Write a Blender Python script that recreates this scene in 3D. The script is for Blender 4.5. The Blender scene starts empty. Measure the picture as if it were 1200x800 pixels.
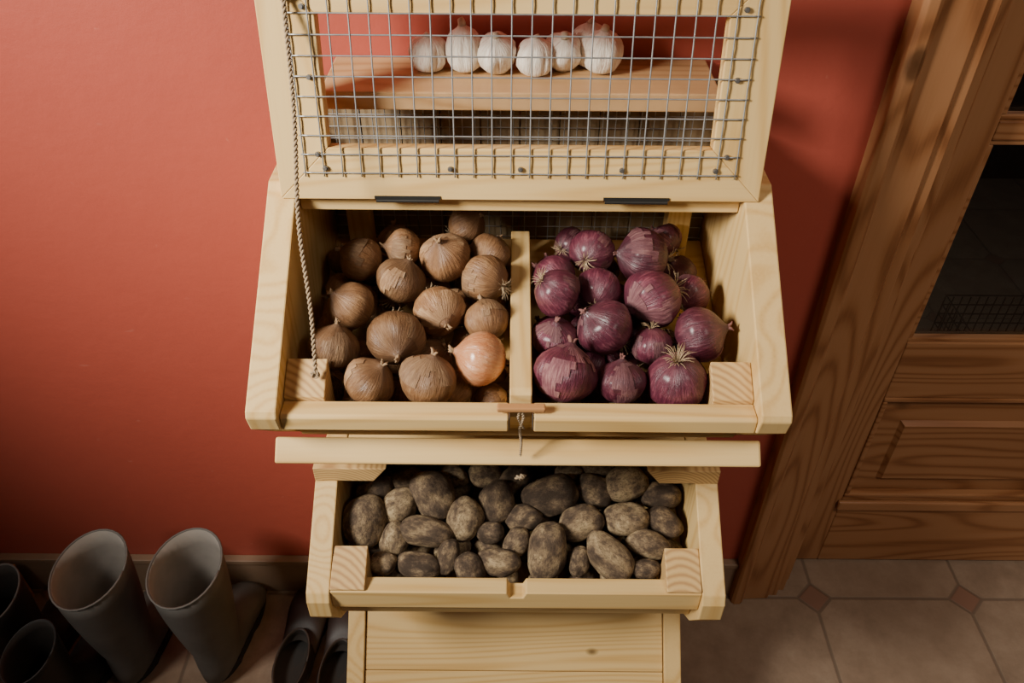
import bpy, math, random
from mathutils import Vector, Matrix, Euler, noise
random.seed(7)
S = bpy.context.scene
COL = S.collection
R = math.radians

# ------------------------------------------------------------------ camera
CAMP = Vector((-0.009, -1.14, 1.75))
F = 950.0
MR = Matrix.Rotation(R(50), 4, 'X') @ Matrix.Rotation(R(0.46), 4, 'Z')
cd = bpy.data.cameras.new("camera"); cd.lens = F/1200*36; cd.sensor_width = 36
cd.clip_start = 0.02
cam = bpy.data.objects.new("camera", cd); COL.objects.link(cam)
cam.matrix_world = Matrix.Translation(CAMP) @ MR
S.camera = cam
M3 = MR.to_3x3()
FWD = M3 @ Vector((0,0,-1)); UPV = M3 @ Vector((0,1,0)); RGT = M3 @ Vector((1,0,0))

def survey(u, v, z0, slope=0.0, y0=0.0):
    """world point on the sloped surface z = z0 + slope*(y-y0) measured from the photograph"""
    d = M3 @ Vector(((u-600)/F, (400-v)/F, -1))
    t = (z0 + slope*(CAMP.y-y0) - CAMP.z)/(d.z - slope*d.y)
    return CAMP + d*t, t

# ------------------------------------------------------------------ node helpers
class NT:
    def __init__(s, name):
        s.m = bpy.data.materials.new(name); s.m.use_nodes = True
        s.t = s.m.node_tree; s.t.nodes.clear()
        s.out = s.t.nodes.new('ShaderNodeOutputMaterial')
        s.b = s.t.nodes.new('ShaderNodeBsdfPrincipled')
        s.t.links.new(s.b.outputs[0], s.out.inputs[0])
    def n(s, typ, **kw):
        nd = s.t.nodes.new(typ)
        for k, v in kw.items(): setattr(nd, k, v)
        return nd
    def put(s, sock, v):
        if v is None: return
        if isinstance(v, bpy.types.NodeSocket): s.t.links.new(v, sock)
        else:
            if isinstance(v, (tuple, list)) and len(v) == 3 and sock.type == 'RGBA': v = (*v, 1)
            sock.default_value = v
    def math(s, op, a, b=None, c=None, clamp=False):
        nd = s.n('ShaderNodeMath', operation=op); nd.use_clamp = clamp
        s.put(nd.inputs[0], a)
        if b is not None: s.put(nd.inputs[1], b)
        if c is not None: s.put(nd.inputs[2], c)
        return nd.outputs[0]
    def vmath(s, op, a, b=None):
        nd = s.n('ShaderNodeVectorMath', operation=op); s.put(nd.inputs[0], a)
        if b is not None: s.put(nd.inputs[1], b)
        return nd.outputs[0]
    def noise(s, vec, scale, detail=3, rough=.5):
        nd = s.n('ShaderNodeTexNoise'); s.put(nd.inputs['Vector'], vec)
        nd.inputs['Scale'].default_value = scale; nd.inputs['Detail'].default_value = detail
        nd.inputs['Roughness'].default_value = rough
        return nd.outputs[0]
    def ramp(s, fac, stops):
        nd = s.n('ShaderNodeValToRGB'); s.put(nd.inputs[0], fac)
        e = nd.color_ramp.elements
        while len(e) < len(stops): e.new(.5)
        for i, (p, c) in enumerate(stops):
            e[i].position = p; e[i].color = (*c, 1)
        return nd.outputs[0]
    def mix(s, fac, a, b, mode='MIX'):
        nd = s.n('ShaderNodeMix'); nd.data_type = 'RGBA'; nd.blend_type = mode
        s.put(nd.inputs[0], fac); s.put(nd.inputs[6], a); s.put(nd.inputs[7], b)
        return nd.outputs[2]
    def coord(s, kind='Object'):
        return s.n('ShaderNodeTexCoord').outputs[kind]
    def rand(s):
        return s.n('ShaderNodeObjectInfo').outputs['Random']
    def comb(s, x, y, z):
        nd = s.n('ShaderNodeCombineXYZ')
        for i, v in enumerate((x, y, z)): s.put(nd.inputs[i], v)
        return nd.outputs[0]
    def sep(s, v):
        nd = s.n('ShaderNodeSeparateXYZ'); s.put(nd.inputs[0], v); return nd.outputs
    def bump(s, h, strength=.2, dist=.002):
        nd = s.n('ShaderNodeBump'); s.put(nd.inputs['Height'], h)
        nd.inputs['Strength'].default_value = strength; nd.inputs['Distance'].default_value = dist
        s.t.links.new(nd.outputs[0], s.b.inputs['Normal'])
    def fin(s, col, rough=.5, metal=0, spec=None):
        s.put(s.b.inputs['Base Color'], col); s.put(s.b.inputs['Roughness'], rough)
        s.b.inputs['Metallic'].default_value = metal
        if spec is not None: s.b.inputs['Specular IOR Level'].default_value = spec
        return s.m

def wood(name, axis, light, mid, dark, K=110, rough=.55, knots=.045, across=7.0, contrast=.75, knotpos=None):
    w = NT(name)
    r = w.math('MULTIPLY', w.rand(), 37.0)
    v0 = w.coord()
    v = w.vmath('ADD', v0, w.comb(r, r, r))
    sc = [across]*3; sc['XYZ'.index(axis)] = .75
    v1 = w.vmath('MULTIPLY', v, tuple(sc))
    big = w.noise(v1, 1.0, 1.5, .4)
    ring = w.math('SINE', w.math('MULTIPLY', big, float(K)))
    ring = w.math('POWER', w.math('MULTIPLY_ADD', ring, .5, .5), 2.2)
    fs = [260.0]*3; fs['XYZ'.index(axis)] = 7.0
    fib = w.noise(w.vmath('MULTIPLY', v, tuple(fs)), 1.0, 3)
    fac = w.math('MULTIPLY', ring, contrast)
    fac = w.math('ADD', fac, w.math('MULTIPLY_ADD', fib, .55, -.27), clamp=True)
    c = w.ramp(fac, [(0, light), (.55, mid), (1, dark)])
    ks = [5.5]*3; ks['XYZ'.index(axis)] = 3.2
    if knots > 0:
        vo = w.n('ShaderNodeTexVoronoi'); w.put(vo.inputs['Vector'], w.vmath('MULTIPLY', v, tuple(ks)))
        vo.inputs['Scale'].default_value = 1.0
        kd = w.ramp(vo.outputs['Distance'], [(0, (1, 1, 1)), (knots, (.8, .8, .8)), (knots*1.6, (0, 0, 0))])
        c = w.mix(kd, c, tuple(x*.28 for x in dark))
    for kp in (knotpos or []):
        d = w.vmath('MULTIPLY', w.vmath('SUBTRACT', v0, kp), (70.0, 0.0, 120.0))
        ln = w.n('ShaderNodeVectorMath', operation='LENGTH'); w.put(ln.inputs[0], d)
        kd = w.ramp(w.math('MULTIPLY', ln.outputs['Value'], .5), [(0, (1, 1, 1)), (.18, (.8, .8, .8)), (.5, (0, 0, 0))])
        c = w.mix(kd, c, tuple(x*.22 for x in dark))
    lowv = w.noise(v, 4.0, 2)
    c = w.mix(w.math('MULTIPLY', lowv, .35), c, mid)
    w.bump(fac, .12, .001)
    return w.fin(c, rough, spec=.35)

PL, PM, PD = (.73, .51, .215), (.63, .40, .14), (.44, .245, .075)
pine = {a: wood('pine_'+a, a, PL, PM, PD, K=125, contrast=.55) for a in 'XYZ'}
pine_knot = wood('pine_with_knots', 'X', PL, PM, PD, K=125, contrast=.6, knots=0, knotpos=[(.152, 0.0, .155), (.148, 0.0, .04)])
def endgrain(name):
    w = NT(name)
    r = w.math('MULTIPLY', w.rand(), .05)
    v = w.vmath('ADD', w.coord(), w.comb(r, 0.0, w.math('ADD', r, .05)))
    wv = w.n('ShaderNodeTexWave', wave_type='RINGS', rings_direction='Y')
    w.put(wv.inputs['Vector'], v); wv.inputs['Scale'].default_value = 60
    wv.inputs['Distortion'].default_value = 1.2
    c = w.ramp(wv.outputs['Fac'], [(0, (.64, .42, .17)), (.6, (.56, .35, .13)), (1, (.43, .24, .09))])
    return w.fin(c, .65)
pine_end = endgrain('pine_end_grain')
DL, DM, DD = (.38, .185, .082), (.315, .138, .055), (.19, .072, .027)
doorw = {a: wood('varnished_pine_'+a, a, DL, DM, DD, K=120, rough=.42, contrast=.85, knots=.06, across=6.5) for a in 'XYZ'}
shelfw = wood('shelf_wood', 'X', (.56, .35, .17), (.48, .28, .12), (.34, .17, .07), K=70)

def simple(name, col, rough=.5, metal=0, var=.25, scale=40, bump=0, dist=.002):
    w = NT(name); v = w.coord()
    nz = w.noise(v, scale, 4)
    c = w.mix(nz, tuple(x*(1-var) for x in col), tuple(min(1, x*(1+var)) for x in col))
    if bump: w.bump(nz, bump, dist)
    return w.fin(c, rough, metal)
galv = simple('galvanised_wire', (.36, .37, .37), .42, .6, .3, 90)
blackm = simple('dark_metal', (.035, .033, .03), .5, .6)
steel = simple('screw_steel', (.35, .33, .31), .4, .9)
jute = simple('jute_twine', (.33, .24, .145), .95, 0, .4, 500)
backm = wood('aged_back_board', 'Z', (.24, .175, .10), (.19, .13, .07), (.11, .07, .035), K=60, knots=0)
toggle_m = wood('toggle_wood', 'X', (.46, .23, .09), (.38, .175, .065), (.24, .10, .03), K=60, knots=.0)

def wallmat():
    w = NT('red_plaster'); v = w.coord()
    a = w.noise(v, 1.6, 4); b = w.noise(v, 14, 5, .6)
    c = w.mix(a, (.37, .070, .046), (.44, .092, .060))
    c = w.mix(w.math('MULTIPLY', b, .35), c, (.32, .060, .042))
    sp = w.noise(v, 60, 2)
    c = w.mix(w.ramp(sp, [(.72, (0, 0, 0)), (.78, (.3, .3, .3))]), c, (.50, .20, .15))
    sc = w.noise(w.vmath('MULTIPLY', w.vmath('ADD', v, (0, 0, 3.3)), (9.0, 1.0, 30.0)), 1.0, 3, .6)
    c = w.mix(w.ramp(sc, [(.70, (0, 0, 0)), (.76, (.35, .35, .35))]), c, (.48, .18, .14))
    w.bump(w.noise(v, 35, 5, .6), .3, .003)
    return w.fin(c, .5, spec=.4)
red = wallmat()
cream = simple('ceiling_plaster', (.62, .56, .48), .8, 0, .06, 8)

def floormat():
    w = NT('octagon_tiles'); v = w.coord(); x, y, z = w.sep(v)
    T = .37
    def fr(c, o):
        u = w.math('MULTIPLY', w.math('SUBTRACT', c, o), 1/T)
        f = w.math('FRACT', w.math('ADD', u, 100.5))
        return w.math('ABSOLUTE', w.math('SUBTRACT', f, .5)), w.math('FLOOR', w.math('ADD', u, 100.0))
    u, iu = fr(x, .735); q, iq = fr(y, -.02)
    sm = w.math('ADD', u, q)
    dia = w.math('LESS_THAN', sm, .11)
    def line(d, wd):
        return w.ramp(w.math('MULTIPLY', d, 1/(wd*2)), [(.3, (1, 1, 1)), (.8, (0, 0, 0))])
    g1 = w.math('MULTIPLY', line(w.math('MINIMUM', u, q), .009), w.math('SUBTRACT', 1.0, dia))
    g2 = line(w.math('ABSOLUTE', w.math('SUBTRACT', sm, .11)), .012)
    g = w.math('MAXIMUM', g1, g2)
    wn = w.n('ShaderNodeTexWhiteNoise'); w.put(wn.inputs['Vector'], w.comb(iu, iq, 0.0))
    n1 = w.noise(v, 11, 6, .7)
    n2 = w.noise(v, 3, 3, .5)
    c = w.ramp(n1, [(.3, (.16, .11, .075)), (.5, (.25, .18, .125)), (.7, (.35, .265, .19))])
    c = w.mix(w.math('MULTIPLY', n2, .6), c, (.23, .16, .105))
    c = w.mix(w.math('MULTIPLY', wn.outputs['Value'], .4), c, (.28, .19, .125))
    c = w.mix(dia, c, (.22, .12, .08))
    c = w.mix(w.math('MULTIPLY', g, .8), c, (.14, .10, .07))
    w.bump(w.math('SUBTRACT', w.math('MULTIPLY', n1, .4), g), .35, .003)
    return w.fin(c, .45, spec=.4)
floorm = floormat()

# ------------------------------------------------------------------ mesh helpers
ORI = {}
def mk(name, verts, faces, mats, parent=None, smooth=False, center=True, bevel=0, fm=None, label=None):
    vs = [Vector(v) for v in verts]
    o = Vector((0, 0, 0))
    if center:
        lo = Vector([min(v[i] for v in vs) for i in range(3)]); hi = Vector([max(v[i] for v in vs) for i in range(3)])
        o = (lo+hi)/2
    me = bpy.data.meshes.new(name); me.from_pydata([v-o for v in vs], [], faces)
    if not isinstance(mats, (list, tuple)): mats = [mats]
    for m in mats: me.materials.append(m)
    if fm:
        for p, i in zip(me.polygons, fm): p.material_index = i
    if smooth:
        for p in me.polygons: p.use_smooth = True
    me.update()
    ob = bpy.data.objects.new(name, me); COL.objects.link(ob)
    if parent is not None:
        ob.parent = parent; ob.location = o - ORI.get(parent.name, Vector((0, 0, 0)))
    else: ob.location = o
    ORI[ob.name] = o
    if bevel:
        b = ob.modifiers.new('bevel', 'BEVEL'); b.width = bevel; b.segments = 2 if bevel < .0039 else 4; b.limit_method = 'ANGLE'
    if label: ob['label'] = label
    return ob

def prism_data(poly, a0, a1, axis):
    n = len(poly)
    def P(a, p):
        if axis == 'X': return (a, p[0], p[1])
        if axis == 'Y': return (p[0], a, p[1])
        return (p[0], p[1], a)
    vs = [P(a0, p) for p in poly] + [P(a1, p) for p in poly]
    fs = [tuple(range(n)), tuple(range(2*n-1, n-1, -1))]
    fs += [(i, i+n, (i+1) % n+n, (i+1) % n) for i in range(n)]
    return vs, fs
def flipfix(ob):
    import bmesh
    bm = bmesh.new(); bm.from_mesh(ob.data); bmesh.ops.recalc_face_normals(bm, faces=bm.faces[:]); bm.to_mesh(ob.data); bm.free()
def prism(name, poly, a0, a1, axis, mat, parent=None, bevel=.002, label=None, center=True):
    vs, fs = prism_data(poly, a0, a1, axis)
    ob = mk(name, vs, fs, mat, parent, bevel=bevel, label=label, center=center); flipfix(ob); return ob
def box(name, x0, x1, y0, y1, z0, z1, mat, parent=None, bevel=.0015, label=None):
    return prism(name, [(x0, y0), (x1, y0), (x1, y1), (x0, y1)], z0, z1, 'Z', mat, parent, bevel, label)
def merge(lst):
    V, Fc, I = [], [], []
    for (v, f, i) in lst:
        k = len(V); V += v; Fc += [tuple(a+k for a in q) for q in f]; I += [i]*len(f)
    return V, Fc, I
def boxd(x0, x1, y0, y1, z0, z1, i=0):
    v, f = prism_data([(x0, y0), (x1, y0), (x1, y1), (x0, y1)], z0, z1, 'Z'); return (v, f, i)
def multi(name, parts, mats, parent=None, bevel=0, center=True, label=None, smooth=False):
    v, f, i = merge(parts); ob = mk(name, v, f, mats, parent, bevel=bevel, fm=i, center=center, label=label, smooth=smooth); flipfix(ob); return ob

def tube_data(pts, rad, sides=6, idx=0, cap=True):
    pts = [Vector(p) for p in pts]; V = []; Fc = []
    prev = None
    for k, p in enumerate(pts):
        t = (pts[min(k+1, len(pts)-1)]-pts[max(k-1, 0)]).normalized()
        if prev is None:
            a = t.cross(Vector((0, 0, 1)));
            if a.length < .1: a = t.cross(Vector((1, 0, 0)))
        else: a = prev - t*prev.dot(t)
        a.normalize(); prev = a; b = t.cross(a)
        r = rad[k] if isinstance(rad, (list, tuple)) else rad
        for s in range(sides):
            an = 2*math.pi*s/sides; V.append(tuple(p+(a*math.cos(an)+b*math.sin(an))*r))
    for k in range(len(pts)-1):
        for s in range(sides):
            s2 = (s+1) % sides
            Fc.append((k*sides+s, k*sides+s2, (k+1)*sides+s2, (k+1)*sides+s))
    if cap:
        Fc.append(tuple(reversed(range(sides)))); Fc.append(tuple(range((len(pts)-1)*sides, len(pts)*sides)))
    return (V, Fc, idx)
def twine(path, r=.0014, pitch=.013, strands=2):
    path = [Vector(p) for p in path]; out = []
    fine = []
    for a, b in zip(path, path[1:]):
        n = max(2, int((b-a).length/.0016))
        for i in range(n): fine.append(a.lerp(b, i/n))
    fine.append(path[-1])
    L = [0]
    for a, b in zip(fine, fine[1:]): L.append(L[-1]+(b-a).length)
    for s in range(strands):
        pts = []
        for k, p in enumerate(fine):
            t = (fine[min(k+1, len(fine)-1)]-fine[max(k-1, 0)]).normalized()
            a = t.cross(Vector((1, 0.2, 0))).normalized(); b = t.cross(a)
            an = 2*math.pi*(L[k]/pitch+s/strands)
            pts.append(p+(a*math.cos(an)+b*math.sin(an))*r)
        out.append(tube_data(pts, r*.95, 6))
    return out
def empty(name, loc=(0, 0, 0)):
    e = bpy.data.objects.new(name, None); e.location = loc; e.empty_display_size = .05; COL.objects.link(e)
    ORI[e.name] = Vector(loc); return e
def tag(o, label, cat, group=None):
    o['label'] = label; o['category'] = cat
    if group: o['group'] = group
def struct(o, label=None):
    o['kind'] = 'structure'
    if label: o['label'] = label

# ------------------------------------------------------------------ setting
DX0, DX1, DZ = .64, 1.62, 2.06
wb = multi('wall_back', [boxd(-2.2, DX0, 0, .15, 0, 2.5), boxd(DX1, 2.4, 0, .15, 0, 2.5), boxd(DX0, DX1, 0, .15, DZ, 2.5)], red, center=False)
struct(wb, 'matte brick-red painted plaster wall')
struct(box('wall_left', -2.3, -2.2, -2.6, .15, 0, 2.5, red, bevel=0), 'brick-red painted side wall')
struct(box('wall_right', 2.4, 2.5, -2.6, .15, 0, 2.5, red, bevel=0), 'brick-red painted side wall')
fl = mk('floor', [(-2.3, -2.6, 0), (2.5, -2.6, 0), (2.5, 2.2, 0), (-2.3, 2.2, 0)], [(0, 1, 2, 3)], floorm, center=False); struct(fl, 'brown octagonal clay floor tiles with small diamond insets')
struct(box('ceiling', -2.3, 2.5, -2.6, .15, 2.5, 2.55, cream, bevel=0), 'plain ceiling')
struct(box('wall_beyond', -.2, 2.5, 2.1, 2.2, 0, 2.5, simple('dim_plaster', (.10, .085, .07), .8), bevel=0), 'dim wall of the next room')
bb_m = simple('baseboard_paint', (.26, .17, .11), .5, 0, .2, 12)
struct(multi('baseboard_back', [boxd(-2.2, DX0-.112, -.014, 0, 0, .115), boxd(-2.2, DX0-.112, -.019, 0, .115, .13)], bb_m, bevel=.002), 'beige painted baseboard')
def casing(name, x0, x1, sgn):
    P = [(0, 0), (0, -.034), (.006, -.040), (.020, -.040), (.027, -.033), (.030, -.026), (.088, -.022), (.094, -.014), (.112, -.014), (.112, 0)]
    w = x1-x0; s = w/.112
    poly = [((x0+p[0]*s) if sgn > 0 else (x1-p[0]*s), p[1]) for p in P]
    o = prism(name, poly, 0, DZ+.1, 'Z', doorw['Z'], bevel=.0015); struct(o, 'varnished brown pine door casing'); return o
casing('trim_1', DX0-.112, DX0+.004, 1)
casing('trim_2', DX1-.004, DX1+.112, -1)
struct(box('trim_3', DX0+.004, DX1-.004, -.03, 0, DZ-.0, DZ+.1, doorw['X']), 'varnished brown pine door casing')
struct(multi('trim_4', [boxd(DX0, DX0+.025, 0, .15, 0, DZ), boxd(DX0+.025, DX0+.045, .03, .085, 0, DZ)], doorw['Z'], bevel=.002), 'varnished pine door jamb')
struct(box('trim_5', DX1-.05, DX1, 0, .15, 0, DZ-.002, doorw['Z']), 'varnished pine door jamb')
# door
yd0, yd1 = .087, .127
xa, xb, SW = .687, 1.565, .084
door = multi('door_1', [boxd(xa, xa+SW, yd0, yd1, .006, 2.03), boxd(xb-SW, xb, yd0, yd1, .006, 2.03)], doorw['Z'], bevel=.003)
struct(door, 'brown pine interior door with raised panel and glass')
def drail(z0, z1, nm='rail'): return box(nm, xa+SW, xb-SW, yd0, yd1, z0, z1, doorw['X'], door, .003)
drail(.006, .255); drail(.575, .725); drail(1.155, 1.19, 'glazing_bar'); drail(1.90, 2.03)
box('moulding', xa+SW-.01, xb-SW+.01, yd0-.012, yd0, .215, .245, doorw['X'], door, .005)
px0, px1, pz0, pz1 = xa+SW, xb-SW, .255, .575
yb = yd0+.018; yf = yd0-.000
fx0, fx1, fz0, fz1 = px0+.072, px1-.072, pz0+.062, pz1-.088
V = [(px0, yb, pz0), (px1, yb, pz0), (px1, yb, pz1), (px0, yb, pz1),
     (fx0-.008, yb-.004, fz0-.008), (fx1+.008, yb-.004, fz0-.008), (fx1+.008, yb-.004, fz1+.008), (fx0-.008, yb-.004, fz1+.008),
     (fx0, yf+.003, fz0), (fx1, yf+.003, fz0), (fx1, yf+.003, fz1), (fx0, yf+.003, fz1)]
Fc = []
for a, b in ((0, 4), (4, 8)):
    for i in range(4):
        j = (i+1) % 4; Fc.append((a+i, a+j, b+j, b+i))
Fc.append((8, 9, 10, 11))
mk('raised_panel', V, Fc, doorw['X'], door)
def frame_parts(x0, x1, z0, z1, w, y0, y1):
    return [boxd(x0, x1, y0, y1, z0, z0+w), boxd(x0, x1, y0, y1, z1-w, z1), boxd(x0, x0+w, y0, y1, z0+w, z1-w), boxd(x1-w, x1, y0, y1, z0+w, z1-w)]
multi('panel_moulding', frame_parts(px0, px1, pz0, pz1, .011, yd0-.003, yd0+.017), doorw['X'], door, .003)
multi('glazing_bead', frame_parts(px0, px1, .725, 1.155, .009, yd0+.004, yd0+.02), doorw['X'], door, .002)
multi('glazing_bead', frame_parts(px0, px1, 1.19, 1.90, .009, yd0+.004, yd0+.02), doorw['X'], door, .002)
gm = NT('door_glass'); tr = gm.n('ShaderNodeBsdfTransparent'); tr.inputs[0].default_value = (.55, .57, .56, 1)
gl = gm.n('ShaderNodeBsdfGlossy'); gl.inputs['Roughness'].default_value = .04
ms = gm.n('ShaderNodeMixShader'); ms.inputs[0].default_value = .10
gm.t.links.new(tr.outputs[0], ms.inputs[1]); gm.t.links.new(gl.outputs[0], ms.inputs[2]); gm.t.links.new(ms.outputs[0], gm.out.inputs[0])
gm.t.nodes.remove(gm.b)
for z0, z1 in ((.725, 1.155), (1.19, 1.90)):
    box('glass_pane', px0, px1, yd0+.020, yd0+.024, z0, z1, gm.m, door, 0, label='dark clear glass pane')

def crate():
    g = []
    x0, x1, y0, y1, h = 1.36, 1.74, .62, .92, .22
    for z in [h*i/6 for i in range(7)]:
        z += .006
        g.append(tube_data([(x0, y0, z), (x1, y0, z), (x1, y1, z), (x0, y1, z), (x0, y0, z)], .003, 4))
    for i in range(15):
        x = x0+(x1-x0)*i/14
        g.append(tube_data([(x, y0, h), (x, y0, .006), (x, y1, .006), (x, y1, h)], .0025, 4))
    for i in range(11):
        y = y0+(y1-y0)*i/10
        g.append(tube_data([(x0, y, h), (x0, y, .006), (x1, y, .006), (x1, y, h)], .0025, 4))
    o = multi('wire_crate', g, simple('crate_metal', (.03, .03, .032), .5, .3)); tag(o, 'dark wire crate on the floor behind the glass door', 'crate')
crate()

# ------------------------------------------------------------------ cabinet
cab = empty('storage_cabinet')
tag(cab, 'tiered light pine vegetable cabinet with open bins and mesh lid', 'cabinet')
for sx in (-1, 1):
    a, b = sorted((sx*.228, sx*.264))
    box('upright', a, b, -.066, -.036, 0, 1.182, pine['Z'], cab)
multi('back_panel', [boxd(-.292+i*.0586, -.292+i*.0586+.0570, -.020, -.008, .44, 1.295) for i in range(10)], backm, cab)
g = []
for i in range(32):
    x = -.29+i*.0187
    g.append(tube_data([(x, -.028, .96), (x, -.028, 1.29)], .0008, 4))
for i in range(18):
    z = .965+i*.0187
    g.append(tube_data([(-.293, -.0295, z), (.293, -.0295, z)], .0008, 4))
multi('back_wire_mesh', g, galv, cab)
box('garlic_shelf', -.262, .262, -.125, -.004, 1.295, 1.32, shelfw, cab, .002, label='reddish pine shelf board')

# --- onion bin
OSL, OZ, OY = .237, 1.045, -.34
fo = lambda y: OZ-.083+OSL*(y-OY)
ob_ = prism('onion_bin', [(-.380, fo(-.380)), (-.03, fo(-.03)), (-.03, fo(-.03)-.012), (-.377, fo(-.377)-.012)], -.294, .294, 'X', pine['X'], cab)
side = [(-.008, 1.222), (-.184, 1.222), (-.4430, 1.050), (-.447, 1.042), (-.441, 1.018), (-.370, .940), (-.008, .84)]
prism('side_panel', side, -.333, -.295, 'X', pine['Z'], ob_, .002)
prism('side_panel', side, .295, .333, 'X', pine['Z'], ob_, .002)
railp = [(-.438, 1.014), (-.410, 1.014), (-.410, 1.038), (-.434, 1.038), (-.438, 1.034)]
prism('front_rail', railp, -.2945, -.013, 'X', pine['X'], ob_, .0015)
prism('front_rail', railp, .019, .2945, 'X', pine['X'], ob_, .0015)
prism('front_board', [(-.408, 1.012), (-.398, 1.012), (-.372, .951), (-.377, .944)], -.294, .294, 'X', pine['X'], ob_, .001)
box('top_board', -.294, .294, -.190, -.067, 1.182, 1.202, pine['X'], ob_)
prism('divider', [(-.085, 1.085), (-.405, 1.058), (-.412, 1.052), (-.412, 1.014), (-.378, fo(-.378)+.002), (-.085, fo(-.085)+.001)], -.0115, .0165, 'X', pine['Y'], ob_, .0015)
for a, b in ((-.2945, -.243), (.243, .2945)):
    prism('corner_block', [(-.4095, 1.035), (-.4095, 1.044), (-.366, 1.070), (-.366, .99), (-.39, .99)], a, b, 'X', pine_end, ob_, .0015, label='end-grain corner block')
box('latch_bracket', -.0125, -.0110, -.436, -.416, 1.016, 1.037, steel, ob_, .0003, label='small metal bracket')
box('latch_bracket', .0170, .0185, -.436, -.416, 1.016, 1.037, steel, ob_, .0003, label='small metal bracket')
box('latch_toggle', -.027, .033, -.434, -.423, 1.043, 1.050, toggle_m, ob_, .002, label='small flat brown wooden toggle')
g = twine([(0.004, -.428, 1.046), (0.006, -.430, 1.03), (.001, -.428, 1.01), (.004, -.424, .980), (.003, -.424, .955)], .0011, .008) + \
    twine([(0.002, -.428, 1.046), (-.001, -.430, 1.03), (.005, -.428, 1.012), (.007, -.426, 1.008)], .0010, .008)
multi('lid_twine', g, jute, cab, smooth=True)

# --- mesh lid
W, w, H, TH = .3125, .068, .296, .022
frames = [([(-W, 0), (W, 0), (W-w, w), (-W+w, w)], 0), ([(-W, H), (W, H), (W-w, H-w), (-W+w, H-w)], 0),
          ([(-W, 0), (-W+w, w), (-W+w, H-w), (-W, H)], 1), ([(W, 0), (W-w, w), (W-w, H-w), (W, H)], 1)]
parts = []
for poly, i in frames:
    v, f = prism_data(poly, 0, TH, 'Y'); parts.append((v, f, i))
lid = multi('mesh_lid', parts, [pine['X'], pine['Z']], cab, bevel=.0012, center=False)
lid.location = (0, -.208, 1.209); lid.rotation_euler = (R(-10.6), 0, 0)
ORI[lid.name] = Vector((0, 0, 0))
g = []
for i in range(24):
    x = -.2760+i*.024
    pts = [(x, -.0024+.0003*(1 if (k+i) % 2 else -1), .031+k*.254/22) for k in range(23)]
    g.append(tube_data(pts, .00102, 6))
for j in range(11):
    z = .036+j*.024
    pts = [(-.279+k*.558/46, -.0024+.0003*(-1 if (k//2+j) % 2 else 1), z) for k in range(47)]
    g.append(tube_data(pts, .00102, 6))
multi('wire_mesh', g, galv, lid, label='galvanised square wire mesh', smooth=True)
for x, z in ((-.258, .060), (-.258, .155), (.262, .060), (.262, .155), (-.09, .042), (.0, .042), (.13, .042), (.25, .042), (-.25, .042), (-.258, .235), (.262, .235)):
    g = [tube_data([(x, .0, z), (x, -.0035, z)], .0034, 10), tube_data([(x, -.0035, z), (x, -.0048, z)], .0022, 8)]
    multi('screw', g, steel, lid)
for x in (-.147, .152):
    g = [boxd(x-.043, x+.043, -.0015, .0, .001, .005), tube_data([(x-.041, -.001, -.0012), (x+.041, -.001, -.0012)], .0026, 8)]
    multi('hinge', g, blackm, lid, label='black metal hinge')
HX = -.276
g = [tube_data([(HX+.007*math.cos(a), -.006, .252+.010*math.sin(a)) for a in [i*math.pi/8 for i in range(17)]], .0018, 6),
     tube_data([(HX, 0, .262), (HX, -.007, .262)], .003, 8)]
multi('twine_hook', g, steel, lid)
top = lid.matrix_basis @ Vector((HX, -.008, .244))
end = Vector((-.254, -.392, 1.064))
path = []
for i in range(25):
    t = i/24; p = top.lerp(end, t); p.y -= .012*math.sin(math.pi*t); p.z -= .02*math.sin(math.pi*t); p.x += .0035*math.sin(9*t)*math.sin(math.pi*t); path.append(p)
g = twine(path, .0016, .013)
g += twine([end+Vector((.004*math.cos(a), -.002, .004+.004*math.sin(a))) for a in [i*.8 for i in range(10)]], .0014)
g += twine([top+Vector((.004*math.cos(a), -.001, .004+.005*math.sin(a))) for a in [i*.8 for i in range(10)]], .0014)
multi('holding_twine', g, jute, cab, smooth=True)

# --- potato bin
PSL, PZ, PY = .2, .65, -.37
fp = lambda y: PZ-.078+PSL*(y-PY)
pb = prism('potato_bin', [(-.405, fp(-.405)), (-.03, fp(-.03)), (-.03, fp(-.03)-.014), (-.395, fp(-.395)-.014)], -.285, .285, 'X', pine['X'], cab)
side = [(-.008, .744), (-.292, .744), (-.438, .655), (-.446, .64), (-.446, .602), (-.41, .54), (-.38, .51), (-.008, .42)]
prism('side_panel', side, -.322, -.286, 'X', pine['Z'], pb, .002)
prism('side_panel', side, .286, .322, 'X', pine['Z'], pb, .002)
rp = [(-.2855, .614), (.2855, .614), (.2855, .655), (.016, .655), (.011, .642), (-.009, .642), (-.014, .655), (-.2855, .655)]
prism('front_rail', rp, -.436, -.408, 'Y', pine['X'], pb, .0015)
prism('front_board', [(-.418, .613), (-.408, .613), (-.398, .560), (-.404, .550)], -.285, .285, 'X', pine['X'], pb, .001)
box('top_board', -.285, .285, -.222, -.067, .722, .742, pine['X'], pb)
for a, b in ((-.2855, -.232), (.232, .2855)):
    prism('corner_block', [(-.4345, .656), (-.4345, .660), (-.374, .688), (-.374, .60), (-.4075, .60), (-.4075, .656)], a, b, 'X', pine_end, pb, .0015, label='end-grain corner block')
for s in (-1, 1):
    poly = [(s*.322, .7445), (s*.228, .7445), (s*.206, .774), (s*.322, .774)]
    prism('lid_stop_block', poly, -.292, -.262, 'Y', pine_end, pb, .0015)
pl = multi('potato_lid', [boxd(-.300, .300, -.008, .010, 0, .236)], pine['X'], cab, bevel=.002, center=False)
pl.location = (0, -.229, .748); pl.rotation_euler = (R(42.4), 0, 0); ORI[pl.name] = Vector((0, 0, 0))
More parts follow.
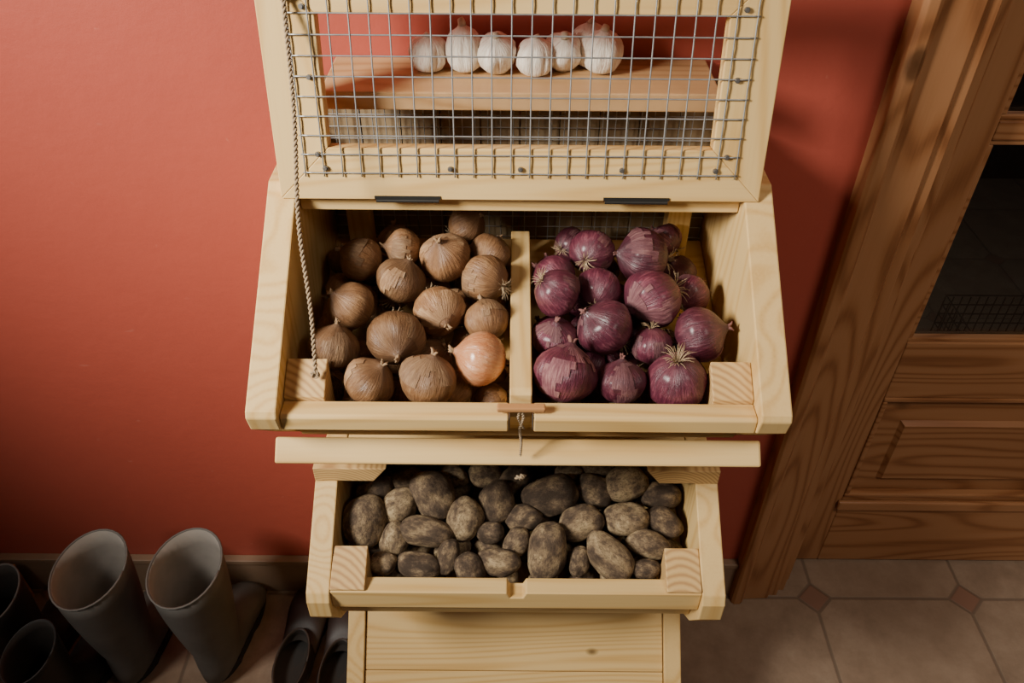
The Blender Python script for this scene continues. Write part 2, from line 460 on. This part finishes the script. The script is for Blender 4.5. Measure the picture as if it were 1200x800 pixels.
box('lid_front_rail', -.323, .323, -.0175, .0175, .236, .268, pine['X'], pl, .003)
g = twine([(.004, -.414, .903), (.010, -.411, .898), (-.002, -.409, .894), (.007, -.408, .890)], .0016)
multi('twine_knot', g, jute, cab)

# --- bottom chest
bc = box('bottom_chest', -.286, .286, -.400, -.067, .02, .035, pine['X'], cab)
side = [(-.008, .425), (-.165, .425), (-.436, .165), (-.436, 0), (-.008, 0)]
prism('side_panel', side, -.324, -.291, 'X', pine['Z'], bc, .002)
prism('side_panel', side, .291, .324, 'X', pine['Z'], bc, .002)
box('front_board', -.290, .290, -.425, -.405, .0, .15, pine['X'], bc)
sl = multi('chest_lid', [boxd(-.2895, .2895, 0, .018, i*.118, i*.118+.1168) for i in range(3)], pine_knot, cab, bevel=.0015, center=False)
sl.location = (0, -.428, .163); sl.rotation_euler = (R(-46.2), 0, 0); ORI[sl.name] = Vector((0, 0, 0))

# ------------------------------------------------------------------ onions
def onion_mat(name, c1, c2, c3, rough=.38, st=.75, coat=0):
    w = NT(name); x, y, z = w.sep(w.coord())
    rnd = w.rand()
    nv = w.vmath('NORMALIZE', w.comb(x, y, .0001))
    nv = w.vmath('MULTIPLY', nv, (5.0, 5.0, 5.0))
    vv = w.vmath('ADD', nv, w.comb(w.math('MULTIPLY', rnd, 20.0), 0.0, w.math('MULTIPLY', z, .9)))
    s = w.noise(vv, 2.4, 4, .65)
    p = w.noise(w.vmath('ADD', w.coord(), w.comb(w.math('MULTIPLY', rnd, 9.0), 0.0, 0.0)), 1.6, 4, .6)
    f = w.math('ADD', w.math('MULTIPLY', s, st), w.math('MULTIPLY', p, 1.1-st))
    c = w.ramp(f, [(.36, c1), (.56, c2), (.74, c3)])
    hs = w.n('ShaderNodeHueSaturation'); w.put(hs.inputs['Color'], c)
    w.put(hs.inputs['Value'], w.math('MULTIPLY_ADD', rnd, .6, .65))
    zz = w.math('POWER', w.math('MINIMUM', w.math('ABSOLUTE', z), 1.0), 6.0)
    cc = w.mix(w.math('MULTIPLY', zz, .6), hs.outputs[0], tuple(a*.45+.03 for a in c2))
    w.bump(s, .3, .05)
    if coat: w.b.inputs['Coat Weight'].default_value = coat; w.b.inputs['Coat Roughness'].default_value = .22
    # dusty areas are rougher
    rr = w.math('MULTIPLY_ADD', p, .35, rough-.12)
    return w.fin(cc, rr, spec=.5)
m_yel = onion_mat('yellow_onion_skin', (.12, .054, .021), (.225, .110, .046), (.34, .195, .092), .44, .6)
m_bright = onion_mat('fresh_onion_skin', (.74, .26, .10), (.88, .38, .17), (.93, .53, .30), .24, .6, coat=.6)
m_red = onion_mat('red_onion_skin', (.040, .008, .016), (.095, .016, .032), (.22, .065, .085), .38, .6, coat=.22)
m_peel = onion_mat('papery_peel', (.17, .09, .042), (.29, .16, .075), (.43, .28, .15), .6)
m_peelr = onion_mat('papery_red_peel', (.080, .020, .030), (.16, .055, .065), (.30, .15, .14), .6)
m_neck = simple('dry_onion_neck', (.30, .19, .10), .8, 0, .4, 8)
m_neckr = simple('dry_red_onion_neck', (.19, .08, .07), .8, 0, .4, 8)
m_root = simple('dry_roots', (.40, .29, .17), .9, 0, .3, 10)

PROF = [(0, -.86), (.10, -.885), (.2, -.88), (.42, -.80), (.66, -.66), (.85, -.44), (.96, -.18), (1.0, .06), (.955, .31), (.83, .53), (.64, .69), (.43, .81), (.26, .90), (.15, .975), (.11, 1.03)]
def bulb(seed, seg=36, lob=0.045):
    V = []; Fc = []
    prof = PROF
    for k, (r, z) in enumerate(prof):
        for s in range(seg):
            a = 2*math.pi*s/seg
            n = noise.noise(Vector((math.cos(a)*r*1.1+seed*3, math.sin(a)*r*1.1, z*1.1)))
            rr = r*(1+lob*n*2+.012*math.sin(a*7+seed)+.008*math.sin(a*13+2*seed))
            V.append((rr*math.cos(a), rr*math.sin(a), z+.04*n))
    for k in range(len(prof)-1):
        for s in range(seg):
            s2 = (s+1) % seg; Fc.append((k*seg+s, k*seg+s2, (k+1)*seg+s2, (k+1)*seg+s))
    Fc.append(tuple(range((len(prof)-1)*seg, len(prof)*seg)))
    return V, Fc
def peel_data(seed, seg=36):
    V, Fc = bulb(seed, seg); keep = []
    for f in Fc:
        if len(f) != 4: continue
        c = sum((Vector(V[i]) for i in f), Vector())/4
        if c.z < -.7 or c.z > .9: continue
        n = noise.noise(Vector((c.x*1.3+seed*7, c.y*1.3, c.z*.7)))+.25*noise.noise(c*4+Vector((seed, 0, 0)))
        if n > .16: keep.append(f)
    par = {}
    def find(a):
        while par.setdefault(a, a) != a: a = par[a]
        return a
    for f in keep:
        for i in f[1:]: par[find(i)] = find(f[0])
    cnt = {}
    for f in keep: r = find(f[0]); cnt[r] = cnt.get(r, 0)+1
    if cnt:
        best = max(cnt, key=cnt.get); keep = [f for f in keep if find(f[0]) == best]
    used = {}; NV = []; out = []
    for f in keep:
        q = []
        for i in f:
            if i not in used:
                p = Vector(V[i]); m = noise.noise(Vector((p.x*1.3+seed*7, p.y*1.3, p.z*.7)))
                p = p*(1.012+.035*max(0, .45-m)); used[i] = len(NV); NV.append(tuple(p))
            q.append(used[i])
        out.append(tuple(q))
    return (NV, out, 0)
def neck_data(seed, L=.24):
    rs = random.Random(seed); out = []
    for i in range(5):
        a = rs.uniform(0, 6.28); dx, dy = math.cos(a)*.10, math.sin(a)*.10
        l = L*rs.uniform(.6, 1.1)
        pts = [(dx*.3, dy*.3, .96), (dx*.5, dy*.5, .98+l*.4), (dx*1.0, dy*1.0, .98+l*.8), (dx*1.7, dy*1.7, .98+l)]
        out.append(tube_data(pts, [.085, .065, .045, .015], 6))
    return out
def root_data(seed, n=22, L=.30):
    rs = random.Random(seed); out = []
    for i in range(n):
        a = rs.uniform(0, 6.28); q = rs.uniform(.2, 1.0); l = L*rs.uniform(.5, 1.2)
        ca, sa = math.cos(a), math.sin(a); c2, s2 = math.cos(a+rs.uniform(-1, 1)), math.sin(a+rs.uniform(-1, 1))
        pts = [(ca*.10*q, sa*.10*q, -.86), (ca*(.12+.1*q), sa*(.12+.1*q), -.88-l*.4), (ca*(.14+.25*q)+c2*.05, sa*(.14+.25*q)+s2*.05, -.88-l*.7), (ca*(.1+.4*q)+c2*.14, sa*(.1+.4*q)+s2*.14, -.88-l*.75)]
        out.append(tube_data(pts, [.013, .012, .010, .006], 4))
    return out
def tmpl(parts_fn, name, mat, smooth=True):
    v, f, i = merge(parts_fn)
    me = bpy.data.meshes.new(name); me.from_pydata(v, [], f); me.materials.append(mat)
    for p in me.polygons: p.use_smooth = smooth
    return me
def onion_set(kind, mskin, mneck, mpeel):
    out = []
    for s in range(5):
        sd = s+(10 if kind == 'r' else 0)
        b = bulb(sd); pd = peel_data(sd)
        out.append((tmpl([(b[0], b[1], 0)], 'onion_bulb', mskin), tmpl(neck_data(s+5), 'dry_neck', mneck), tmpl(root_data(s+9, 26, .36), 'root_tuft', m_root),
                    tmpl([pd], 'peeling_skin', mpeel) if len(pd[1]) > 6 else None))
    return out
TY, TR_ = onion_set('y', m_yel, m_neck, m_peel), onion_set('r', m_red, m_neckr, m_peelr)
TB = (tmpl([(*bulb(4), 0)], 'onion_bulb', m_bright), TY[0][1], tmpl(root_data(33, 34, .6), 'root_tuft', m_root), None)
TRR = (TR_[0][0], TR_[0][1], tmpl(root_data(41, 44, .45), 'root_tuft', m_root), TR_[0][3])

def relax(items, bx, by, fl, walls, iters=140, gap=1.0, low=(-9, 0)):
    for it in range(iters):
        for i in range(len(items)):
            a = items[i]
            for j in range(i+1, len(items)):
                b = items[j]; d = b['p']-a['p']; L = d.length; m = (a['r']+b['r'])*gap
                if L < m and L > 1e-6:
                    push = d/L*(m-L); wa, wb = a['w'], b['w']
                    a['p'] -= push*(wa/(wa+wb)); b['p'] += push*(wb/(wa+wb))
        for a in items:
            p, r = a['p'], a['r']
            y0 = by[0] if p.z > low[0] else low[1]
            p.x = min(max(p.x, bx[0]+r), bx[1]-r); p.y = min(max(p.y, y0+r), by[1]-r)
            zf = fl(p.y)+r*1.02
            if p.z < zf: p.z = zf
            for (x0, x1, y0, y1, z1) in walls:
                if p.x+r > x0 and p.x-r < x1 and p.y+r > y0 and p.y-r < y1 and p.z < z1:
                    dx = (x1+r-p.x) if abs(p.x-x1) < abs(p.x-x0) else (x0-r-p.x)
                    dy = y1+r*.85-p.y
                    if abs(dy) < abs(dx): p.y += max(0, dy)*.4
                    else: p.x += dx*.4

def axis_matrix(zdir, spin):
    z = Vector(zdir).normalized(); x = z.cross(Vector((.3, .2, .9))).normalized(); y = z.cross(x)
    m = Matrix((x, y, z)).transposed().to_4x4()
    return m @ Matrix.Rotation(spin, 4, 'Z')
def tilt(dx, dy, dz):   # dx along the shelf, dy up-slope, dz outward
    return RGT*dx+UPV*dy-FWD*dz

def place_bulb(name, meshes, p, r, zdir, spin, label, cat, group):
    b = bpy.data.objects.new(name, meshes[0]); COL.objects.link(b)
    b.matrix_world = Matrix.Translation(p) @ axis_matrix(zdir, spin) @ Matrix.Diagonal((r, r, r*.98, 1))
    tag(b, label, cat, group)
    for me, nm in zip(meshes[1:], ('dry_neck', 'root_tuft', 'peeling_skin')):
        if me is None: continue
        c = bpy.data.objects.new(nm, me); COL.objects.link(c); c.parent = b
    return b

yel = [(425, 307, 56, (-.8, .4, .1)), (478, 299, 48, None), (522, 306, 62, (-.2, .5, .8)), (549, 287, 48, None), (578, 305, 50, None), (466, 330, 60, (.3, .6, .3)), (573, 334, 60, (-.7, .3, -.4)),
       (412, 363, 60, (-.6, .5, .5)), (434, 343, 48, None), (516, 367, 62, (.3, -.5, .6)), (394, 403, 62, (.2, .9, .3)), (467, 398, 70, (.2, -.6, .7)), (565, 418, 68, 'B'),
       (434, 446, 62, (.6, .7, .45)), (512, 444, 70, (.25, .9, .4)), (567, 383, 56, (-.2, .8, -.3)), (545, 352, 48, None), (566, 461, 46, None)]
redl = [(742, 303, 68, (-.9, .1, .2)), (690, 303, 56, (.3, .4, -.6)), (645, 315, 56, None), (650, 352, 58, None), (702, 344, 56, (.2, .5, -.4)), (764, 358, 74, (-.8, -.4, .3)),
        (706, 392, 70, (-.7, .5, .4)), (646, 393, 56, None), (663, 440, 78, (.2, .95, .1)), (808, 396, 68, (.9, .25, .3)), (741, 446, 60, (.0, .9, .3)), (794, 440, 73, 'R'),
        (747, 400, 50, None), (802, 347, 48, None)]
def build_pile(lst, kind, bx, sets, label, slabel, group, blocks):
    items = []
    for (u, v, d, zd) in lst:
        zoff = 0.0 if d > 51 else -.014
        p, t = survey(u, v, OZ+zoff, OSL, OY)
        items.append(dict(p=p, r=.5*d*t/F*.97, w=.10 if zd is not None else .5, zd=zd, top=True))
    y = -.355
    row = 0
    while y < -.06:
        x = bx[0]+.034+(.03 if row % 2 else 0)
        while x < bx[1]-.03:
            q = Vector((x+random.uniform(-.004, .004), y, fo(y)+.031))
            items.append(dict(p=q, r=random.uniform(.026, .030), w=1.8, zd=None, top=False)); x += .062
        y += .056; row += 1
    relax(items, bx, (-.409, -.068), fo, blocks, low=(1.015, -.378))
    for it in items:
        if not it['top'] and it['p'].z-fo(it['p'].y) > .066: continue
        zd = it['zd']; k = random.randrange(5); lb = label; ms = sets[k]
        if zd == 'B': ms = TB; zd = tilt(-.9, .25, .2); lb = slabel
        elif zd == 'R': ms = TRR; zd = tilt(.1, -.75, -.75); lb = slabel
        elif zd is None: zd = tilt(random.uniform(-1, 1), random.uniform(-.6, 1), random.uniform(-.8, .6))
        else: zd = tilt(*zd)
        place_bulb('onion', ms, it['p'], it['r']*(1.0 if it['top'] else .97), zd, random.uniform(0, 6), lb, 'onion', group)
build_pile(yel, 'y', (-.293, -.0125), TY, 'brown-skinned yellow onion in the open bin', 'bright orange onion with dry roots on top of the pile', 'yellow onions in the bin', [(-.2945, -.243, -.409, -.366, 1.06)])
build_pile(redl, 'r', (.0175, .293), TR_, 'glossy purple-red onion in the open bin', 'purple-red onion showing its spidery dry roots', 'red onions in the bin', [(.243, .2945, -.409, -.366, 1.06)])

# ------------------------------------------------------------------ potatoes
def potato_mat():
    w = NT('earthy_potato_skin'); rnd = w.math('MULTIPLY', w.rand(), 31.0)
    v = w.vmath('ADD', w.coord(), w.comb(rnd, rnd, 0.0))
    a = w.noise(v, 1.3, 5, .66); b = w.noise(v, 7, 4, .7); d = w.noise(v, 22, 3, .6)
    f = w.math('ADD', a, w.math('MULTIPLY_ADD', w.rand(), .16, -.07))
    c = w.ramp(f, [(.36, (.050, .034, .023)), (.47, (.115, .078, .050)), (.57, (.245, .172, .098)), (.70, (.44, .325, .18))])
    c = w.mix(w.ramp(b, [(.48, (0, 0, 0)), (.66, (.75, .75, .75))]), c, (.062, .043, .030))
    c = w.mix(w.ramp(d, [(.62, (0, 0, 0)), (.72, (.6, .6, .6))]), c, (.035, .025, .018))
    w.bump(w.math('ADD', b, d), .35, .03)
    return w.fin(c, .8, spec=.25)
m_pot = potato_mat()
def potato_mesh(seed):
    import bmesh
    rs = random.Random(seed)
    bm = bmesh.new(); bmesh.ops.create_icosphere(bm, subdivisions=5, radius=1)
    eyes = [Vector((rs.gauss(0, 1), rs.gauss(0, 1), rs.gauss(0, 1))).normalized() for _ in range(7)]
    for v in bm.verts:
        d = v.co.normalized()
        n = noise.noise(d*.9+Vector((seed*5, 0, 0)))*.15+noise.noise(d*3+Vector((seed*3, 1, 0)))*.02
        e = sum(-.045*math.exp(-((d-q).length/.11)**2) for q in eyes)
        # blunt, rounded ends
        k = 1+.07*(abs(d.x)*math.sqrt(max(0, 1-d.x*d.x)))*2
        v.co = d*(1+n+e)*k
        v.co.z += .08*(d.x**2-.4)*(1 if seed % 2 else -1)
        v.co.y += .10*(d.x**2-.4)*(1 if seed % 3 else -1)
    me = bpy.data.meshes.new('potato'); bm.to_mesh(me); bm.free(); me.materials.append(m_pot)
    for p in me.polygons: p.use_smooth = True
    return me
PM_ = [potato_mesh(s) for s in range(7)]
pots = [(430, 612, 60, 52, 80), (508, 582, 62, 50, 120), (545, 608, 50, 44, 60), (582, 588, 50, 44, 90), (645, 580, 66, 48, 5), (697, 573, 44, 40, 150), (733, 566, 52, 42, 10), (773, 577, 48, 34, 175),
        (498, 625, 66, 36, 170), (468, 592, 46, 40, 30), (530, 560, 36, 28, 0), (573, 623, 34, 27, 10), (637, 645, 66, 48, 85), (681, 612, 54, 42, 25), (735, 608, 52, 40, 175), (779, 612, 46, 32, 150),
        (758, 640, 50, 34, 165), (711, 652, 66, 44, 145), (554, 662, 42, 36, 100), (532, 655, 40, 28, 70), (581, 654, 50, 34, 170), (492, 658, 52, 32, 175), (448, 658, 32, 28, 0), (757, 664, 34, 24, 0),
        (612, 612, 44, 34, 20), (603, 638, 38, 30, 60), (681, 657, 34, 26, 80), (668, 553, 34, 26, 0), (604, 562, 42, 34, 30), (460, 634, 44, 34, 60), (440, 575, 46, 38, 20), (570, 556, 40, 32, 10), (480, 565, 44, 36, 0), (700, 548, 40, 34, 0), (765, 553, 40, 34, 0)]
items = []
for (u, v, a, b, ang) in pots:
    dz = 0 if a*b > 1800 else -.010
    p, t = survey(u, v, PZ+dz, PSL, PY)
    items.append(dict(p=p, r=.5*math.sqrt(a*b)*t/F*.89, w=.12, a=.5*a*t/F*1.0, b=.5*b*t/F*.95, ang=ang+random.uniform(-8, 8), top=True))
y = -.375; row = 0
while y < -.06:
    x = -.255+(.03 if row % 2 else 0)
    while x < .26:
        r = random.uniform(.020, .026)
        items.append(dict(p=Vector((x, y, fp(y)+.027)), r=r, w=1.8, a=r*1.2, b=r*.9, ang=random.uniform(0, 180), top=False)); x += .06
    y += .053; row += 1
relax(items, (-.284, .284), (-.407, -.068), fp, [(-.2855, -.232, -.407, -.374, .68), (.232, .2855, -.407, -.374, .68)], gap=.97, low=(.61, -.397))
for k, it in enumerate(items):
    if not it['top'] and it['p'].z-fp(it['p'].y) > .05: continue
    al = R(it['ang']); e1 = (RGT*math.cos(al)+UPV*math.sin(al)-FWD*random.uniform(-.15, .15)).normalized()
    e3 = (-FWD+RGT*random.uniform(-.3, .3)); e3 = (e3-e1*e3.dot(e1)).normalized(); e2 = e3.cross(e1)
    m = Matrix((e1, e2, e3)).transposed().to_4x4()
    o = bpy.data.objects.new('potato', PM_[k % 7]); COL.objects.link(o)
    o.matrix_world = Matrix.Translation(it['p']) @ m @ Matrix.Diagonal((it['a'], it['b'], it['b']*.95, 1))
    tag(o, 'earth-covered brown potato in the open bin', 'potato', 'potatoes in the bin')

# ------------------------------------------------------------------ garlic
def garlic_mat():
    w = NT('garlic_skin'); x, y, z = w.sep(w.coord())
    nv = w.vmath('MULTIPLY', w.vmath('NORMALIZE', w.comb(x, y, .0001)), (5.0, 5.0, 5.0))
    rnd = w.rand()
    vv = w.vmath('ADD', nv, w.comb(w.math('MULTIPLY', rnd, 20.0), 0.0, z))
    s = w.noise(vv, 2.0, 4, .6)
    c = w.ramp(s, [(.30, (.55, .40, .34)), (.42, (.80, .71, .58)), (.58, (.90, .85, .74))])
    w.bump(s, .3, .05)
    return w.fin(c, .5)
m_gar = garlic_mat()
GP = [(0, -.76), (.22, -.80), (.48, -.77), (.78, -.62), (.95, -.34), (1.0, -.04), (.98, .24), (.88, .46), (.70, .62), (.48, .72), (.30, .80), (.22, .88)]
def garlic_mesh(seed, n):
    V = []; Fc = []; seg = 60
    for k, (r, z) in enumerate(GP):
        m = math.sin(min(1, max(0, (z+.8)/1.7))*math.pi)
        for s in range(seg):
            a = 2*math.pi*s/seg
            lobe = abs(math.cos(n*a/2+seed))**.6
            nn = noise.noise(Vector((math.cos(a)*1.2+seed*4, math.sin(a)*1.2, z)))
            rr = r*(1-.12*m*(1-lobe)+.20*nn*m)
            tw = .12*z
            V.append((rr*math.cos(a+tw), rr*math.sin(a+tw), z+.08*nn*m))
    for k in range(len(GP)-1):
        for s in range(seg):
            s2 = (s+1) % seg; Fc.append((k*seg+s, k*seg+s2, (k+1)*seg+s2, (k+1)*seg+s))
    return tmpl([(V, Fc, 0)], 'garlic_bulb', m_gar)
GM = [garlic_mesh(i, 6+i) for i in range(4)]
stemm = simple('garlic_stem', (.66, .57, .43), .8, 0, .2, 6)
stems = [tmpl([tube_data([(0, 0, .80), (.02, .0, .90+h*.5), (.04+d, .03, .97+h)], [.22, .20, .16], 10)], 'dry_stem', stemm) for h, d in ((.0, .0), (.14, .06), (.05, -.1))]
gl_ = [(503, 82, 48, .1, .1, 1.05), (545, 83, 46, .05, -.1, 1.4), (582, 85, 48, .6, .2, 1.2), (627, 87, 48, -.1, .0, 1.12), (660, 82, 46, -.7, .15, 1.15), (704, 84, 50, .15, -.1, 1.22), (688, 66, 44, -.1, -.1, 1.4)]
for k, (u, v, d, tx, ty, zs) in enumerate(gl_):
    p, t = survey(u, v, 1.32, 0, 0)
    r = .5*d*t/F*.96
    p.y = min(p.y, -r-.006)
    rot = Euler((ty*.6, tx*.7, random.uniform(0, 6)), 'XYZ').to_matrix().to_4x4()
    o = bpy.data.objects.new('garlic', GM[k % 4]); COL.objects.link(o)
    lowest = min((rot @ Vector((v.co.x*r, v.co.y*r, v.co.z*r*zs))).z for v in GM[k % 4].vertices)
    o.matrix_world = Matrix.Translation((p.x, p.y, 1.3203-lowest)) @ rot @ Matrix.Diagonal((r, r, r*zs, 1))
    tag(o, 'white papery garlic bulb standing on the shelf', 'garlic', 'garlic bulbs on the shelf')
    c = bpy.data.objects.new('dry_stem', stems[k % 3]); COL.objects.link(c); c.parent = o

# ------------------------------------------------------------------ boots and shoes
def footwear_mesh(h, top_rx, top_ry, L, mat, inner, slant=.0, name='boot_upper', seg=32, toe_h=.05, arx=.046, ary=.060):
    secs = []
    ank = min(.12, h*.75)
    n = 6
    for i in range(n+1):
        t = i/n; z = h-(h-ank)*t
        e = t**1.6
        secs.append((0, z, top_rx*(1-e)+arx*e, top_ry*(1-e)+ary*e, 0.0, slant*(1-t)))
    for ang, w_ in ((20, .045), (42, .043), (64, .042), (85, .043)):
        lo_t = {20: Vector((0, -.064, ank*.62)), 42: Vector((0, -.064, .028)), 64: Vector((0, -.035, .018)), 85: Vector((0, .045, .016))}[ang]
        hi_t = {20: Vector((0, .060, ank*.98)), 42: Vector((0, .064, ank*.93)), 64: Vector((0, .074, ank*.86)), 85: Vector((0, .090, max(.055, ank*.72)))}[ang]
        c = (lo_t+hi_t)/2; dv = (hi_t-lo_t)/2
        secs.append((c.y, c.z, w_, dv.length, math.atan2(dv.z, dv.y), 0))
    for t in (.3, .55, .78, .93, 1.0):
        y = .09+(L-.09-.07)*t
        hh = (max(.055, ank*.66)*(1-t)+toe_h*t)*(1 if t < .9 else (.86 if t < .97 else .45))
        ww = (.044+.006*math.sin(t*math.pi*.9))*(1 if t < .75 else (.93 if t < .85 else (.74 if t < .97 else .35)))
        secs.append((y, .015+hh/2, ww, hh/2, math.pi/2, 0))
    V = []; Fc = []
    for (cy, cz, rx, rv, tl, sl_) in secs:
        for s in range(seg):
            a = 2*math.pi*s/seg
            x = rx*math.cos(a); vv = rv*math.sin(a)
            V.append((x, cy+vv*math.cos(tl), cz+vv*math.sin(tl)+sl_*vv))
    for k in range(len(secs)-1):
        for s in range(seg):
            s2 = (s+1) % seg; Fc.append((k*seg+s, (k+1)*seg+s, (k+1)*seg+s2, k*seg+s2))
    Fc.append(tuple(range((len(secs)-1)*seg, len(secs)*seg)))
    me = bpy.data.meshes.new(name); me.from_pydata(V, [], Fc); me.materials.append(mat); me.materials.append(inner)
    for p in me.polygons: p.use_smooth = True
    pts = []
    for i in range(40):
        a = 2*math.pi*i/40; y = math.sin(a); x = math.cos(a)
        yc = (L-.06)/2-.01; ly = L/2
        wv = .040+.010*max(0, y)+(-.004 if -.5 < y < .1 else 0)
        pts.append((x*wv, yc-.005+y*ly*.99))
    v, f = prism_data(pts, 0.001, .020, 'Z')
    sm = bpy.data.meshes.new('sole'); sm.from_pydata(v, [], f)
    cy, cz, rx, rv, tl, sl_ = secs[0]
    rp_ = [(rx*math.cos(2*math.pi*i/seg), rv*math.sin(2*math.pi*i/seg), cz+sl_*rv*math.sin(2*math.pi*i/seg)) for i in range(seg+1)]
    rd = tube_data(rp_, .0022, 6)
    rm = bpy.data.meshes.new('rim'); rm.from_pydata(rd[0], [], rd[1])
    for p in rm.polygons: p.use_smooth = True
    return me, sm, rm
rub = simple('olive_rubber', (.085, .078, .070), .6, 0, .5, 14)
rimm = simple('olive_rubber_rim', (.10, .092, .083), .6, 0, .3, 15)
rubin = simple('grey_boot_lining', (.24, .215, .19), .85, 0, .2, 30)
blk = simple('black_rubber', (.018, .016, .015), .5, 0, .3, 20)
blkr = simple('worn_black_rim', (.10, .09, .08), .7, 0, .3, 20)
blkin = simple('dark_lining', (.03, .024, .02), .9)
brl = simple('dark_brown_leather', (.022, .012, .009), .5, 0, .3, 25)
brr = simple('brown_leather_edge', (.035, .022, .016), .6, 0, .3, 25)
solem = simple('sole_rubber', (.02, .018, .016), .8)
def footwear(name, kids, loc, rotz, mats, label, cat, scale=1, lean=(0, 0), group=None):
    e = empty(name, loc); e.rotation_euler = (lean[0], lean[1], rotz); e.scale = (scale,)*3
    tag(e, label, cat, group)
    for me, nm, m in zip(kids, ('upper', 'sole', 'rim'), mats):
        o = bpy.data.objects.new(nm, me); COL.objects.link(o); o.parent = e
        if nm != 'upper' and not me.materials: me.materials.append(m)
        if nm == 'upper':
            sd = o.modifiers.new('thick', 'SOLIDIFY'); sd.thickness = .003; sd.offset = -1; sd.material_offset = 1
    return e
wel = footwear_mesh(.375, .070, .085, .255, rub, rubin, slant=.14, arx=.048)
wel2 = footwear_mesh(.29, .050, .064, .25, blk, blkin, slant=.25, arx=.042, ary=.055)
wel3 = footwear_mesh(.25, .048, .062, .25, blk, blkin, slant=.25, arx=.042, ary=.055)
sho = footwear_mesh(.060, .035, .074, .275, brl, blkin, slant=.08, toe_h=.045, arx=.041, ary=.072)
footwear('rubber_boot', wel, (-.840, -.208, 0), R(-4), (rub, solem, rimm), 'tall olive-grey rubber boot with pale lining, beside its pair', 'boot', group='pair of tall olive rubber boots')
footwear('rubber_boot', wel, (-.652, -.203, 0), R(-6), (rub, solem, rimm), 'tall olive-grey rubber boot with pale lining, beside its pair', 'boot', group='pair of tall olive rubber boots')
footwear('rubber_boot', wel2, (-1.062, -.215, 0), R(-8), (blk, solem, blkr), 'short black rubber boot with worn grey rim', 'boot', group='pair of short black boots')
footwear('rubber_boot', wel3, (-.957, -.315, 0), R(-12), (blk, solem, blk), 'short black rubber boot with dark opening', 'boot', group='pair of short black boots')
footwear('shoe', sho, (-.490, -.225, 0), R(-5), (brl, solem, brr), 'dark brown leather slip-on shoe on the tiles', 'shoe', group='pair of brown slip-on shoes')
footwear('shoe', sho, (-.388, -.250, 0), R(-3), (brl, solem, brr), 'dark brown leather slip-on shoe on the tiles', 'shoe', group='pair of brown slip-on shoes')
wbx = multi('wooden_box', [boxd(-1.44, -1.165, -.20, -.185, 0.0, .13), boxd(-1.44, -1.165, -.045, -.03, 0, .13), boxd(-1.44, -1.425, -.185, -.045, 0, .13), boxd(-1.18, -1.165, -.185, -.045, 0, .13), boxd(-1.425, -1.18, -.185, -.045, .11, .122)], doorw['X'], bevel=.002)
tag(wbx, 'low reddish-brown wooden box against the wall', 'box')

# ------------------------------------------------------------------ light
def area(name, loc, tgt, size, power, col, spread=180, sy=None):
    l = bpy.data.lights.new(name, 'AREA'); l.energy = power; l.size = size; l.color = col; l.spread = R(spread)
    if sy: l.shape = 'RECTANGLE'; l.size_y = sy
    o = bpy.data.objects.new(name, l); COL.objects.link(o); o.location = loc
    o.rotation_euler = (Vector(tgt)-Vector(loc)).to_track_quat('-Z', 'Y').to_euler(); return o
area('window_light', (-1.50, -1.16, 2.16), (-.06, -.06, 1.14), .45, 19, (1, .94, .84), 76, .55)
area('room_fill', (1.05, -1.2, 2.4), (1.08, .1, .2), .6, 6, (1, .88, .76), 95)
area('next_room_light', (1.2, 1.3, 2.2), (1.2, 1.2, 0), .8, 5, (.95, .95, 1))
wd = bpy.data.worlds.new('world'); S.world = wd; wd.use_nodes = True
wd.node_tree.nodes['Background'].inputs[0].default_value = (.9, .85, .8, 1)
wd.node_tree.nodes['Background'].inputs[1].default_value = .06
